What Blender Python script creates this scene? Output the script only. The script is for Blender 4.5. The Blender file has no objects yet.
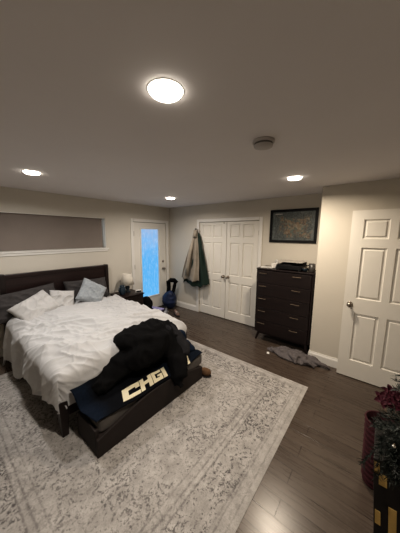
import bpy, bmesh, math, random
from mathutils import Vector, Matrix, noise, Euler
random.seed(7)
C = bpy.context.scene.collection
PI = math.pi
sin, cos = math.sin, math.cos

# ------------------------------------------------------------------ materials
class NT:
    def __init__(s, name):
        s.m = bpy.data.materials.new(name); s.m.use_nodes = True
        s.t = s.m.node_tree; s.n = s.t.nodes; s.l = s.t.links
        s.b = s.n['Principled BSDF']
    def add(s, typ, **kw):
        nd = s.n.new(typ)
        for k, v in kw.items():
            if k.startswith('i_'): nd.inputs[k[2:].replace('_', ' ')].default_value = v
            else: setattr(nd, k, v)
        return nd
    def link(s, a, b): s.l.new(a, b)
    def math(s, op, a, b=None, clamp=False):
        nd = s.n.new('ShaderNodeMath'); nd.operation = op; nd.use_clamp = clamp
        for i, v in enumerate((a, b)):
            if v is None: continue
            if isinstance(v, (int, float)): nd.inputs[i].default_value = v
            else: s.link(v, nd.inputs[i])
        return nd.outputs[0]
    def ramp(s, fac, stops, interp='LINEAR'):
        nd = s.n.new('ShaderNodeValToRGB'); cr = nd.color_ramp; cr.interpolation = interp
        while len(cr.elements) < len(stops): cr.elements.new(0.5)
        for e, (p, c) in zip(cr.elements, stops):
            e.position = p; e.color = (*c, 1) if not isinstance(c, (int, float)) else (c, c, c, 1)
        s.link(fac, nd.inputs[0]); return nd.outputs[0]
    def mix(s, fac, a, b, blend='MIX'):
        nd = s.n.new('ShaderNodeMix'); nd.data_type = 'RGBA'; nd.blend_type = blend
        ins = [i for i in nd.inputs if i.enabled] if False else nd.inputs
        def put(sock, v):
            if isinstance(v, (int, float)): sock.default_value = v
            elif isinstance(v, tuple): sock.default_value = (*v, 1)
            else: s.link(v, sock)
        put(nd.inputs[0], fac); put(nd.inputs[6], a); put(nd.inputs[7], b)
        return nd.outputs[2]
    def noise(s, scale, detail=4, rough=0.55, vec=None, dist=0.0):
        nd = s.add('ShaderNodeTexNoise'); nd.inputs['Scale'].default_value = scale
        nd.inputs['Detail'].default_value = detail; nd.inputs['Roughness'].default_value = rough
        nd.inputs['Distortion'].default_value = dist
        if vec is not None: s.link(vec, nd.inputs['Vector'])
        return nd.outputs['Fac']
    def coord(s, scale=(1, 1, 1), rot=(0, 0, 0), loc=(0, 0, 0)):
        tc = s.add('ShaderNodeTexCoord'); mp = s.add('ShaderNodeMapping')
        mp.inputs['Scale'].default_value = scale; mp.inputs['Rotation'].default_value = rot
        mp.inputs['Location'].default_value = loc
        s.link(tc.outputs['Object'], mp.inputs['Vector']); return mp.outputs[0]
    def bump(s, h, strength=0.2, dist=0.01):
        nd = s.add('ShaderNodeBump'); nd.inputs['Strength'].default_value = strength
        nd.inputs['Distance'].default_value = dist
        s.link(h, nd.inputs['Height']); s.link(nd.outputs[0], s.b.inputs['Normal'])

def plain(name, col, rough=0.6, var=0.12, scale=8, bump=0.0, bscale=120, metal=0.0, spec=None, sheen=0):
    t = NT(name)
    v = t.coord()
    f = t.noise(scale, 5, 0.6, v)
    c = t.ramp(f, [(0.3, tuple(x*(1-var) for x in col)), (0.7, tuple(min(1, x*(1+var)) for x in col))])
    t.link(c, t.b.inputs['Base Color'])
    t.b.inputs['Roughness'].default_value = rough; t.b.inputs['Metallic'].default_value = metal
    if spec is not None: t.b.inputs['Specular IOR Level'].default_value = spec
    if sheen: t.b.inputs['Sheen Weight'].default_value = sheen
    if bump:
        t.bump(t.noise(bscale, 3, 0.6, v), bump, 0.004)
    return t.m

def wood(name, c1, c2, rough=0.4, axis='x', scale=3.0):
    t = NT(name)
    sc = {'x': (0.6, 9, 9), 'y': (9, 0.6, 9), 'z': (9, 9, 0.6)}[axis]
    v = t.coord(sc)
    f = t.noise(scale, 6, 0.6, v, 0.6)
    t.link(t.ramp(f, [(0.3, c1), (0.7, c2)]), t.b.inputs['Base Color'])
    t.b.inputs['Roughness'].default_value = rough
    t.bump(f, 0.08, 0.004)
    return t.m

def emis(name, col, strength):
    t = NT(name)
    f = t.noise(3, 2)
    c = t.ramp(f, [(0, col), (1, col)])
    t.link(c, t.b.inputs['Emission Color'])
    t.b.inputs['Emission Strength'].default_value = strength
    t.b.inputs['Base Color'].default_value = (0.8, 0.8, 0.8, 1)
    return t.m

M = {}
M['wall'] = plain('wall_paint', (0.575, 0.535, 0.465), 0.75, 0.02, 1.5, 0.05, 90)
M['ceil'] = plain('ceiling_paint', (0.74, 0.705, 0.695), 0.9, 0.02, 1.2)
M['trim'] = plain('white_trim_paint', (0.72, 0.695, 0.65), 0.4, 0.02, 3)
M['door'] = plain('white_door_paint', (0.71, 0.678, 0.615), 0.42, 0.02, 3)
M['esp'] = wood('espresso_wood', (0.010, 0.004, 0.004), (0.021, 0.009, 0.008), 0.38, 'x')
M['espz'] = wood('espresso_wood_upright', (0.008, 0.0045, 0.004), (0.016, 0.008, 0.007), 0.4, 'z')
M['dress'] = wood('dark_walnut_drawers', (0.008, 0.004, 0.004), (0.014, 0.0072, 0.0065), 0.42, 'y')
M['bench'] = plain('dark_brown_bench', (0.013, 0.0075, 0.006), 0.75, 0.15, 12, 0.1, 150)
M['bcush'] = plain('grey_bench_cushion', (0.095, 0.085, 0.078), 0.9, 0.12, 20, 0.3, 250)
M['sheet'] = plain('mattress_sheet', (0.45, 0.43, 0.42), 0.9, 0.05, 8)
M['comf'] = plain('off_white_comforter', (0.45, 0.443, 0.44), 0.9, 0.05, 5, 0.25, 160, sheen=0.2)
M['pwhite'] = plain('off_white_pillowcase', (0.45, 0.437, 0.425), 0.9, 0.06, 12, 0.2, 120)
M['pgrey'] = plain('charcoal_pillowcase', (0.048, 0.043, 0.042), 0.95, 0.15, 14, 0.3, 160)
M['pblue'] = plain('blue_grey_cushion', (0.29, 0.312, 0.33), 0.95, 0.14, 30, 0.5, 220, sheen=0.3)
M['black'] = plain('black_fabric', (0.0050, 0.0048, 0.0050), 1.0, 0.3, 14, 0.35, 60, spec=0.12)
M['dkgrey'] = plain('dark_grey_fabric', (0.018, 0.017, 0.018), 0.95, 0.2, 14, 0.35, 60, spec=0.15)
M['cream'] = plain('cream_lettering', (0.62, 0.56, 0.40), 0.7, 0.05, 20)
M['tan'] = plain('taupe_coat_cloth', (0.27, 0.235, 0.19), 0.95, 0.12, 9, 0.3, 140)
M['green'] = plain('dark_green_lining', (0.006, 0.021, 0.014), 0.8, 0.25, 12, 0.2, 90)
M['heap'] = plain('grey_purple_cloth', (0.105, 0.092, 0.092), 0.95, 0.2, 25, 0.4, 120)
M['nickel'] = plain('brushed_nickel', (0.30, 0.26, 0.22), 0.32, 0.05, 30, metal=0.9)
M['brass'] = plain('aged_brass', (0.26, 0.205, 0.15), 0.4, 0.08, 40, metal=0.85)
M['blackp'] = plain('black_plastic', (0.006, 0.006, 0.007), 0.6, 0.1, 20, spec=.25)
M['whitep'] = plain('white_plastic', (0.60, 0.58, 0.55), 0.45, 0.04, 10)
M['paper'] = plain('white_paper', (0.62, 0.61, 0.58), 0.8, 0.04, 20)
M['shade'] = plain('cream_lamp_shade', (0.55, 0.51, 0.44), 0.85, 0.05, 30, 0.1, 200)
M['teal'] = plain('dark_blue_ceramic', (0.020, 0.035, 0.050), 0.35, 0.15, 15)
M['navybag'] = plain('navy_blue_nylon', (0.009, 0.019, 0.058), 0.6, 0.3, 14, 0.3, 60)
M['lilac'] = plain('lilac_cardboard', (0.33, 0.29, 0.48), 0.6, 0.06, 10)
M['dpurple'] = plain('dark_purple_cardboard', (0.045, 0.03, 0.06), 0.6, 0.08, 10)
M['shoeg'] = plain('grey_shoe_fabric', (0.20, 0.20, 0.22), 0.85, 0.1, 20, 0.2)
M['shoew'] = plain('white_rubber', (0.50, 0.50, 0.50), 0.6, 0.05, 20)
M['shoeb'] = plain('brown_shoe_leather', (0.16, 0.10, 0.075), 0.6, 0.1, 20)
M['slip'] = plain('brown_suede', (0.115, 0.062, 0.030), 0.9, 0.15, 20, 0.3, 120)
M['soot'] = plain('dark_sole', (0.02, 0.016, 0.014), 0.8, 0.1, 20)
M['red'] = plain('deep_red_woven', (0.042, 0.004, 0.008), 0.85, 0.2, 40, 0.3, 120)
M['petal'] = plain('crimson_petals', (0.055, 0.0035, 0.012), 0.75, 0.25, 30)
M['gold'] = plain('gold_paper', (0.50, 0.34, 0.12), 0.45, 0.12, 12, metal=0.2)
M['boxblack'] = plain('black_box_board', (0.010, 0.008, 0.007), 0.55, 0.1, 10)
M['bark'] = plain('brown_bark', (0.05, 0.032, 0.020), 0.9, 0.2, 20, 0.4)
M['detect'] = plain('smoke_detector_plastic', (0.46, 0.43, 0.41), 0.6, 0.04, 8)
M['dslot'] = plain('smoke_detector_slots', (0.16, 0.15, 0.14), 0.8, 0.05, 8)
M['win_shade'] = plain('taupe_roller_shade', (0.225, 0.190, 0.165), 0.95, 0.05, 2.5, 0.1, 200)
M['lamp'] = emis('ceiling_light_diffuser', (1.0, 0.92, 0.80), 15.0)
M['daylight_strip'] = emis('window_daylight', (0.42, 0.50, 0.56), 0.8)

def m_needles():
    t = NT('frosted_pine_needles')
    v = t.coord()
    f = t.noise(26, 3, 0.6, v)
    t.link(t.ramp(f, [(0.35, (0.010, 0.016, 0.011)), (0.55, (0.035, 0.042, 0.034)), (0.72, (0.15, 0.15, 0.14))]), t.b.inputs['Base Color'])
    t.b.inputs['Roughness'].default_value = 0.7
    return t.m
M['needle'] = m_needles()

def m_floor():
    t = NT('dark_oak_planks')
    v = t.coord(rot=(0, 0, PI/2))
    br = t.add('ShaderNodeTexBrick')
    t.link(v, br.inputs['Vector'])
    br.offset = 0.37; br.offset_frequency = 2
    for k, val in {'Scale': 1.0, 'Brick Width': 1.25, 'Row Height': 0.125, 'Mortar Size': 0.0022, 'Mortar Smooth': 0.2, 'Bias': 0.0}.items():
        br.inputs[k].default_value = val
    br.inputs['Color1'].default_value = (0.064, 0.047, 0.036, 1)
    br.inputs['Color2'].default_value = (0.083, 0.063, 0.049, 1)
    br.inputs['Mortar'].default_value = (0.018, 0.012, 0.009, 1)
    v2 = t.coord((14, 1.2, 1))
    g = t.noise(2.2, 7, 0.65, v2, 0.8)
    gr = t.ramp(g, [(0.25, 0.72), (0.75, 1.25)])
    c = t.mix(1.0, br.outputs['Color'], gr, 'MULTIPLY')
    t.link(c, t.b.inputs['Base Color'])
    t.link(t.math('ADD', t.math('MULTIPLY', g, 0.12), 0.22), t.b.inputs['Roughness'])
    h = t.math('SUBTRACT', t.math('MULTIPLY', g, 0.25), t.math('MULTIPLY', br.outputs['Fac'], 1.0))
    t.bump(h, 0.25, 0.003)
    return t.m
M['floor'] = m_floor()

RX0, RX1, RY0, RY1 = -3.98, -1.17, -3.60, -0.56     # rug rectangle
def m_rug():
    t = NT('distressed_persian_rug')
    v = t.coord()
    sx = t.add('ShaderNodeSeparateXYZ'); t.link(v, sx.inputs[0])
    hx, hy = (RX1-RX0)/2, (RY1-RY0)/2
    dx = t.math('SUBTRACT', hx, t.math('ABSOLUTE', sx.outputs[0]))
    dy = t.math('SUBTRACT', hy, t.math('ABSOLUTE', sx.outputs[1]))
    wob = t.math('MULTIPLY', t.math('SUBTRACT', t.noise(30, 2, 0.5, v), 0.5), 0.012)
    d = t.math('ADD', t.math('MINIMUM', dx, dy), wob)
    # border lines (distance from the edge, mapped 0..1 m)
    lines = t.ramp(d, [(0.0, 0.0), (0.035, 0.0), (0.042, 0.55), (0.052, 0.0), (0.095, 0.0), (0.10, 0.75), (0.112, 0.0), (0.128, 0.55), (0.138, 0.0),
                       (0.33, 0.0), (0.338, 0.95), (0.352, 0.0), (0.372, 0.0), (0.382, 0.8), (0.394, 0.0), (0.43, 0.0), (0.438, 0.6), (0.45, 0.0)])
    field = t.ramp(d, [(0.0, 0.0), (0.04, 0.25), (0.10, 0.3), (0.14, 1.0), (0.33, 1.0), (0.345, 0.45), (0.43, 0.45), (0.46, 0.8), (1.0, 0.85)])
    # motifs: worn, broken-up medallion drawing
    vd = t.add('ShaderNodeVectorMath'); vd.operation = 'ADD'
    nz = t.add('ShaderNodeTexNoise'); nz.inputs['Scale'].default_value = 7; nz.inputs['Detail'].default_value = 3
    t.link(v, nz.inputs['Vector'])
    vs = t.add('ShaderNodeVectorMath'); vs.operation = 'SCALE'; vs.inputs['Scale'].default_value = 0.12
    t.link(nz.outputs['Color'], vs.inputs[0]); t.link(v, vd.inputs[0]); t.link(vs.outputs[0], vd.inputs[1])
    vo = t.add('ShaderNodeTexVoronoi'); vo.feature = 'F1'; vo.inputs['Scale'].default_value = 5.0
    vo.inputs['Randomness'].default_value = 0.75
    t.link(vd.outputs[0], vo.inputs['Vector'])
    rings = t.math('SINE', t.math('MULTIPLY', vo.outputs['Distance'], 30.0))
    n1 = t.noise(26, 6, 0.78, vd.outputs[0], 1.4)
    n2 = t.noise(66, 4, 0.65, v, 0.6)
    big = t.noise(2.2, 3, 0.6, v)
    mot = t.math('ADD', t.math('MULTIPLY', rings, 0.035), t.math('ADD', t.math('MULTIPLY', n1, 0.62), t.math('MULTIPLY', n2, 0.50)))
    mot = t.math('ADD', mot, t.math('MULTIPLY', t.math('SUBTRACT', big, 0.5), 0.26))
    motm = t.math('MULTIPLY', t.ramp(mot, [(0.575, 0.0), (0.61, 0.55), (0.665, 1.0)]), field)
    worn = t.ramp(t.noise(48, 4, 0.7, v), [(0.38, 0.1), (0.56, 1.0)])
    lm = t.math('MULTIPLY', lines, worn)
    base_n = t.noise(9, 6, 0.7, v)
    base = t.ramp(base_n, [(0.3, (0.255, 0.238, 0.222)), (0.65, (0.42, 0.395, 0.37))])
    speck = t.ramp(t.noise(160, 2, 0.7, v), [(0.3, 0.84), (0.7, 1.12)])
    base = t.mix(1.0, base, speck, 'MULTIPLY')
    c = t.mix(t.math('MULTIPLY', lm, 0.85), base, (0.10, 0.09, 0.088))
    c = t.mix(t.math('MULTIPLY', motm, 0.88), c, (0.062, 0.056, 0.057))
    t.link(c, t.b.inputs['Base Color'])
    t.b.inputs['Roughness'].default_value = 0.97
    t.b.inputs['Specular IOR Level'].default_value = 0.1
    t.bump(t.noise(220, 2, 0.6, v), 0.35, 0.004)
    return t.m
M['rug'] = m_rug()

def m_glass_blind():
    # frosted door light with bluish dusk behind it
    t = NT('frosted_daylight_pane')
    v = t.coord((1, 1, 1))
    f = t.noise(5, 5, 0.7, v)
    f2 = t.noise(1, 6, 0.7, t.coord((30, 1, 7)))
    sp = t.add('ShaderNodeSeparateXYZ'); t.link(v, sp.inputs[0])
    zz = t.math('ADD', t.math('MULTIPLY', sp.outputs[2], 0.6), t.math('MULTIPLY', t.math('SUBTRACT', f, 0.5), 0.9))
    zz = t.math('ADD', zz, 0.45)
    base = t.ramp(zz, [(0.0, (0.10, 0.40, 0.74)), (0.50, (0.085, 0.37, 0.72)), (0.70, (0.17, 0.40, 0.70)), (0.95, (0.27, 0.40, 0.62))])
    c = t.mix(t.math('MULTIPLY', t.ramp(f2, [(0.5, 0.0), (0.62, 1.0)]), 0.28), base, (0.55, 0.72, 0.88))
    t.link(c, t.b.inputs['Emission Color'])
    t.b.inputs['Emission Strength'].default_value = 1.0
    t.b.inputs['Base Color'].default_value = (0.05, 0.06, 0.07, 1)
    t.b.inputs['Roughness'].default_value = 0.25
    return t.m
M['pane'] = m_glass_blind()

def m_art():
    t = NT('map_artwork')
    v = t.coord()
    sp = t.add('ShaderNodeSeparateXYZ'); t.link(v, sp.inputs[0])
    n = t.noise(9, 5, 0.65, v)
    vo = t.add('ShaderNodeTexVoronoi'); vo.inputs['Scale'].default_value = 34; t.link(v, vo.inputs['Vector'])
    ed = t.add('ShaderNodeTexVoronoi'); ed.feature = 'DISTANCE_TO_EDGE'; ed.inputs['Scale'].default_value = 40; t.link(v, ed.inputs['Vector'])
    ry = t.math('ABSOLUTE', t.math('MULTIPLY', t.math('ADD', sp.outputs[1], 0.04), 2.6))
    rz = t.math('ABSOLUTE', t.math('MULTIPLY', t.math('ADD', sp.outputs[2], 0.02), 4.0))
    r = t.math('MAXIMUM', ry, rz)
    land = t.ramp(t.math('ADD', t.math('SUBTRACT', 0.95, r), t.math('MULTIPLY', t.math('SUBTRACT', n, 0.5), 1.6)), [(0.3, 0.0), (0.5, 1.0)])
    sea = t.ramp(t.noise(46, 4, 0.75, v), [(0.36, (0.020, 0.027, 0.028)), (0.7, (0.085, 0.095, 0.092))])
    cell = t.ramp(vo.outputs['Color'], [(0.2, (0.075, 0.05, 0.032)), (0.45, (0.17, 0.115, 0.07)), (0.6, (0.04, 0.07, 0.065)), (0.85, (0.20, 0.16, 0.11))])
    c = t.mix(land, sea, cell)
    c = t.mix(t.math('MULTIPLY', t.ramp(ed.outputs['Distance'], [(0.0, 1.0), (0.09, 0.0)]), 0.38), c, (0.30, 0.32, 0.31))
    rim = t.math('MAXIMUM', t.math('ABSOLUTE', t.math('DIVIDE', sp.outputs[1], 0.333)), t.math('ABSOLUTE', t.math('DIVIDE', sp.outputs[2], 0.232)))
    c = t.mix(t.math('MULTIPLY', t.ramp(rim, [(0.86, 0.0), (0.9, 1.0), (0.96, 1.0), (0.98, 0.3)]), t.ramp(n, [(0.42, 0.05), (0.6, 0.5)])), c, (0.16, 0.18, 0.18))
    t.link(c, t.b.inputs['Base Color'])
    t.b.inputs['Roughness'].default_value = 0.55
    return t.m
M['art'] = m_art()

def m_jersey():
    t = NT('navy_and_black_jersey')
    v = t.coord()
    f = t.noise(40, 3, 0.6, v)
    sp = t.add('ShaderNodeSeparateXYZ'); t.link(v, sp.inputs[0])
    w = t.math('ADD', sp.outputs[0], t.math('MULTIPLY', t.noise(4, 2, 0.5, v), 0.18))
    navy = t.ramp(f, [(0.3, (0.0045, 0.0075, 0.014)), (0.7, (0.007, 0.012, 0.023))])
    k = t.ramp(w, [(0.16, 0.0), (0.26, 0.9), (0.80, 0.9), (0.92, 0.2)])
    # x is measured from the jersey's own left end
    c = t.mix(k, navy, (0.0035, 0.0036, 0.0045))
    t.link(c, t.b.inputs['Base Color']); t.b.inputs['Roughness'].default_value = 0.95
    t.b.inputs['Specular IOR Level'].default_value = 0.12
    t.bump(f, 0.3, 0.004)
    return t.m
M['jersey'] = m_jersey()

# ------------------------------------------------------------------ mesh helpers
def tag(o, label=None, cat=None, group=None, kind=None):
    if label: o['label'] = label
    if cat: o['category'] = cat
    if group: o['group'] = group
    if kind: o['kind'] = kind
    return o

def thing(name, label, cat, loc=(0, 0, 0), rotz=0.0, group=None):
    o = bpy.data.objects.new(name, None); C.objects.link(o)
    o.empty_display_size = 0.1
    o.location = loc; o.rotation_euler = (0, 0, rotz)
    return tag(o, label, cat, group)

def obj(name, bm, mat, parent=None, loc=None, rot=None, smooth=False, subsurf=0, bevel=0.0):
    me = bpy.data.meshes.new(name)
    bmesh.ops.recalc_face_normals(bm, faces=bm.faces)
    bm.to_mesh(me); bm.free()
    if not isinstance(mat, (list, tuple)): mat = [mat]
    for m in mat: me.materials.append(m)
    o = bpy.data.objects.new(name, me); C.objects.link(o)
    if parent: o.parent = parent
    if loc is not None: o.location = loc
    if rot is not None: o.rotation_euler = rot
    if smooth:
        for p in me.polygons: p.use_smooth = True
    if bevel:
        b = o.modifiers.new('bevel', 'BEVEL'); b.width = bevel; b.segments = 2; b.limit_method = 'ANGLE'; b.angle_limit = 0.7
    if subsurf:
        s = o.modifiers.new('sub', 'SUBSURF'); s.levels = subsurf; s.render_levels = subsurf
    return o

def box(bm, x0, x1, y0, y1, z0, z1, mi=0, mtx=None):
    vs = [bm.verts.new((x, y, z)) for x in (x0, x1) for y in (y0, y1) for z in (z0, z1)]
    fs = []
    for idx in ((0,1,3,2),(4,6,7,5),(0,4,5,1),(2,3,7,6),(0,2,6,4),(1,5,7,3)):
        f = bm.faces.new([vs[i] for i in idx]); f.material_index = mi; fs.append(f)
    if mtx is not None: bmesh.ops.transform(bm, matrix=mtx, verts=vs)
    return vs

def B(*boxes):
    bm = bmesh.new()
    for b in boxes: box(bm, *b)
    return bm

def lathe(bm, prof, seg=24, c=(0, 0, 0), mi=0, axis='z', close=True):
    rings = []
    newv = []
    for r, z in prof:
        ring = []
        for i in range(seg):
            a = 2*PI*i/seg
            p = {'z': (c[0]+r*cos(a), c[1]+r*sin(a), c[2]+z),
                 'x': (c[0]+z, c[1]+r*cos(a), c[2]+r*sin(a)),
                 'y': (c[0]+r*cos(a), c[1]+z, c[2]+r*sin(a))}[axis]
            ring.append(bm.verts.new(p))
        rings.append(ring); newv += ring
    for a, b in zip(rings, rings[1:]):
        for i in range(seg):
            f = bm.faces.new((a[i], a[(i+1) % seg], b[(i+1) % seg], b[i])); f.material_index = mi
    if close:
        for ring in (rings[0], rings[-1]):
            try: f = bm.faces.new(ring); f.material_index = mi
            except ValueError: pass
    return newv

def tube(bm, pts, rad, seg=10, mi=0, flat=1.0):
    pts = [Vector(p) for p in pts]
    n = len(pts); rings = []
    for i, p in enumerate(pts):
        d = (pts[min(i+1, n-1)] - pts[max(i-1, 0)]).normalized()
        up = Vector((0, 0, 1)) if abs(d.z) < 0.9 else Vector((1, 0, 0))
        s = d.cross(up).normalized(); u = s.cross(d).normalized()
        r = rad[i] if isinstance(rad, (list, tuple)) else rad
        rings.append([bm.verts.new(p + s*r*cos(2*PI*k/seg) + u*r*flat*sin(2*PI*k/seg)) for k in range(seg)])
    for a, b in zip(rings, rings[1:]):
        for k in range(seg):
            f = bm.faces.new((a[k], a[(k+1) % seg], b[(k+1) % seg], b[k])); f.material_index = mi
    for ring in (rings[0], rings[-1]):
        f = bm.faces.new(ring); f.material_index = mi

def prism(bm, poly, axis, a, b, mi=0):
    """poly in the two other axes (cyclic order), extruded along axis from a to b"""
    def P(u, v, w):
        return {'y': (u, w, v), 'x': (w, u, v), 'z': (u, v, w)}[axis]
    lo = [bm.verts.new(P(u, v, a)) for u, v in poly]; hi = [bm.verts.new(P(u, v, b)) for u, v in poly]
    n = len(poly)
    for i in range(n):
        f = bm.faces.new((lo[i], lo[(i+1) % n], hi[(i+1) % n], hi[i])); f.material_index = mi
    for ring in (lo, hi):
        f = bm.faces.new(ring); f.material_index = mi
    return lo + hi

def grid(bm, nu, nv, fn, mi=0):
    vs = [[bm.verts.new(fn(i/nu, j/nv)) for j in range(nv+1)] for i in range(nu+1)]
    for i in range(nu):
        for j in range(nv):
            f = bm.faces.new((vs[i][j], vs[i+1][j], vs[i+1][j+1], vs[i][j+1])); f.material_index = mi
    return vs

def N(x, y, z=0.0): return noise.noise(Vector((x, y, z)))
def ridge(x, y, z=0.0):
    return (1 - abs(N(x, y, z))*2.0)
def sstep(a, b, x):
    t = max(0.0, min(1.0, (x-a)/(b-a))); return t*t*(3-2*t)

# ------------------------------------------------------------------ room shell
H = 2.4
XB, YB = -5.25, -5.45
JX, JY = -0.50, -3.445
def struct(name, bm, mat, label=None, cat=None, **kw):
    o = obj(name, bm, mat, **kw)
    return tag(o, label, cat, None, 'structure')

struct('floor', B((XB-.15, .15, YB-.15, .15, -.1, 0)), M['floor'], 'dark brown wood plank floor', 'floor')
struct('ceiling', B((XB-.15, .15, YB-.15, .15, H, H+.1)), M['ceil'], 'flat off-white ceiling with recessed lights', 'ceiling')

WX0, WX1, WZ0, WZ1 = -4.55, -1.64, 1.503, 2.063      # high window opening
DX0, DX1, DZ1 = -1.035, -0.11, 2.03                   # glass door opening
struct('wall_back', B((XB, WX0, 0, .15, 0, H), (WX0, WX1, 0, .15, 0, WZ0), (WX0, WX1, 0, .15, WZ1, H),
                      (WX1, DX0, 0, .15, 0, H), (DX0, DX1, 0, .15, DZ1, H), (DX1, 0, 0, .15, 0, H)), M['wall'],
       'beige wall behind the bed with a high window and a glass door', 'wall')
CY0, CY1, CZ1 = -2.364, -0.967, 2.035                 # closet opening
struct('wall_right', B((0, .15, CY1, .15, 0, H), (0, .15, CY0, CY1, CZ1, H), (0, .15, YB, CY0, 0, H), (.10, .15, CY0, CY1, 0, CZ1)), M['wall'],
       'beige wall with the closet doors and framed picture', 'wall')
struct('wall_side', B((JX, 0, YB, JY, 0, H)), M['wall'], 'beige wall projecting to the right of the dresser', 'wall')
struct('wall_left', B((XB-.15, XB, YB-.15, .15, 0, H)), M['wall'], 'beige wall left of the bed', 'wall')
struct('wall_front', B((XB, .15, YB-.15, YB, 0, H)), M['wall'], 'beige wall behind the viewer', 'wall')

def base_profile(bm, along, a, b, wall, sgn):
    """baseboard on plane wall, running a..b along axis 'x' or 'y', sticking out by sgn"""
    prof = [(0, 0), (.016, 0), (.016, .095), (.013, .108), (.008, .118), (.006, .132), (0, .132)]
    if along == 'y':
        prism(bm, [(wall + sgn*p, z) for p, z in prof], 'y', a, b)
    else:
        prism(bm, [(wall + sgn*p, z) for p, z in prof], 'x', a, b)
def baseboard(name, along, a, b, wall, sgn):
    bm = bmesh.new(); base_profile(bm, along, a, b, wall, sgn)
    return struct(name, bm, M['trim'], 'white moulded baseboard', 'baseboard')
baseboard('baseboard_closet', 'y', -0.90, 0, 0, -1)
baseboard('baseboard_niche', 'y', JY, -2.432, 0, -1)
baseboard('baseboard_side', 'y', YB, JY, JX, -1)
baseboard('baseboard_corner', 'x', -0.043, 0, 0, -1)
baseboard('baseboard_bed', 'x', XB, -1.103, 0, -1)
baseboard('baseboard_return', 'x', JX, 0, JY, 1)
baseboard('baseboard_left', 'y', YB, 0, XB, 1)

# --- high window with taupe shade
wroot = thing('window_1', 'wide high window covered by a taupe shade above the bed', 'window', (0, 0, 0)); wroot['kind'] = 'structure'
obj('window_reveal', B((WX0, WX1, .0, .15, WZ0-.004, WZ0+.006), (WX1-.012, WX1+.002, .005, .15, WZ0, WZ1), (WX0, WX1, .005, .15, WZ1-.008, WZ1+.002)), M['trim'], wroot)
obj('roller_shade', B((WX0, WX1-.05, .055, .06, WZ0+.008, WZ1-.01)), M['win_shade'], wroot)
obj('shade_roll', B((WX0, WX1-.045, .05, .075, WZ1-.03, WZ1-.008)), M['win_shade'], wroot)
obj('window_frame', B((WX0, WX1, .10, .13, WZ0, WZ0+.03), (WX0, WX1, .10, .13, WZ1-.03, WZ1), (WX1-.035, WX1-.012, .10, .13, WZ0, WZ1), (WX0, WX0+.04, .10, .13, WZ0, WZ1), (-3.12, -3.07, .10, .13, WZ0, WZ1)), M['trim'], wroot)
obj('window_pane', B((WX0, WX1, .118, .122, WZ0, WZ1)), M['daylight_strip'], wroot)
obj('window_sill', B((WX0-.04, WX1+.035, -.028, .02, WZ0-.022, WZ0-.002), (WX0-.02, WX1+.02, -.014, .0, WZ0-.06, WZ0-.022)), M['trim'], wroot, bevel=.004)

# --- exterior glass door
droot = thing('door_1', 'white door with a full tall frosted glass pane glowing blue', 'door', (0, 0, 0)); droot['kind'] = 'structure'
GX0, GX1, GZ0, GZ1 = -.834, -.338, .325, 1.887
y0, y1 = .012, .055
obj('door_slab', B((DX0+.008, GX0, y0, y1, .012, DZ1-.008), (GX1, DX1-.008, y0, y1, .012, DZ1-.008), (GX0, GX1, y0, y1, .012, GZ0), (GX0, GX1, y0, y1, GZ1, DZ1-.008)), M['door'], droot)
obj('glazing_frame', B((GX0-.022, GX0+.006, y0-.012, y1, GZ0-.022, GZ1+.022), (GX1-.006, GX1+.022, y0-.012, y1, GZ0-.022, GZ1+.022), (GX0, GX1, y0-.012, y1, GZ0-.022, GZ0+.006), (GX0, GX1, y0-.012, y1, GZ1-.006, GZ1+.022)), M['door'], droot, bevel=.004)
obj('glass_pane', B((-(GX1-GX0)/2, (GX1-GX0)/2, -.006, .006, -.78, .78)), M['pane'], droot, loc=((GX0+GX1)/2, .035, (GZ0+GZ1)/2))
bm = bmesh.new(); kx = -.215
lathe(bm, [(.03, 0), (.03, -.008), (.012, -.012), (.012, -.04), (.026, -.046), (.03, -.058), (.024, -.07), (.0, -.073)], 18, (kx, y0, .945), axis='y', close=False)
obj('door_knob', bm, M['nickel'], droot, smooth=True)
bm = bmesh.new(); lathe(bm, [(.027, 0), (.027, -.012), (.018, -.016), (0, -.016)], 18, (kx, y0, 1.12), axis='y', close=False)
obj('deadbolt', bm, M['nickel'], droot, smooth=True)
for hz in (.30, 1.06, 1.78):
    obj('hinge', B((DX0-.006, DX0+.016, -.006, .014, hz-.05, hz+.05)), M['nickel'], droot)
struct('trim_1', B((-1.102, DX0, -.018, .0, 0, 2.093), (DX1, -.044, -.018, .0, 0, 2.093), (DX0, DX1, -.018, 0, DZ1, 2.093)), M['trim'], 'white casing around the glass door', 'trim', bevel=.005)
struct('trim_2', B((DX0, DX1, -.005, .09, 0, .012)), M['soot'], 'dark threshold under the glass door', 'threshold')

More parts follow.
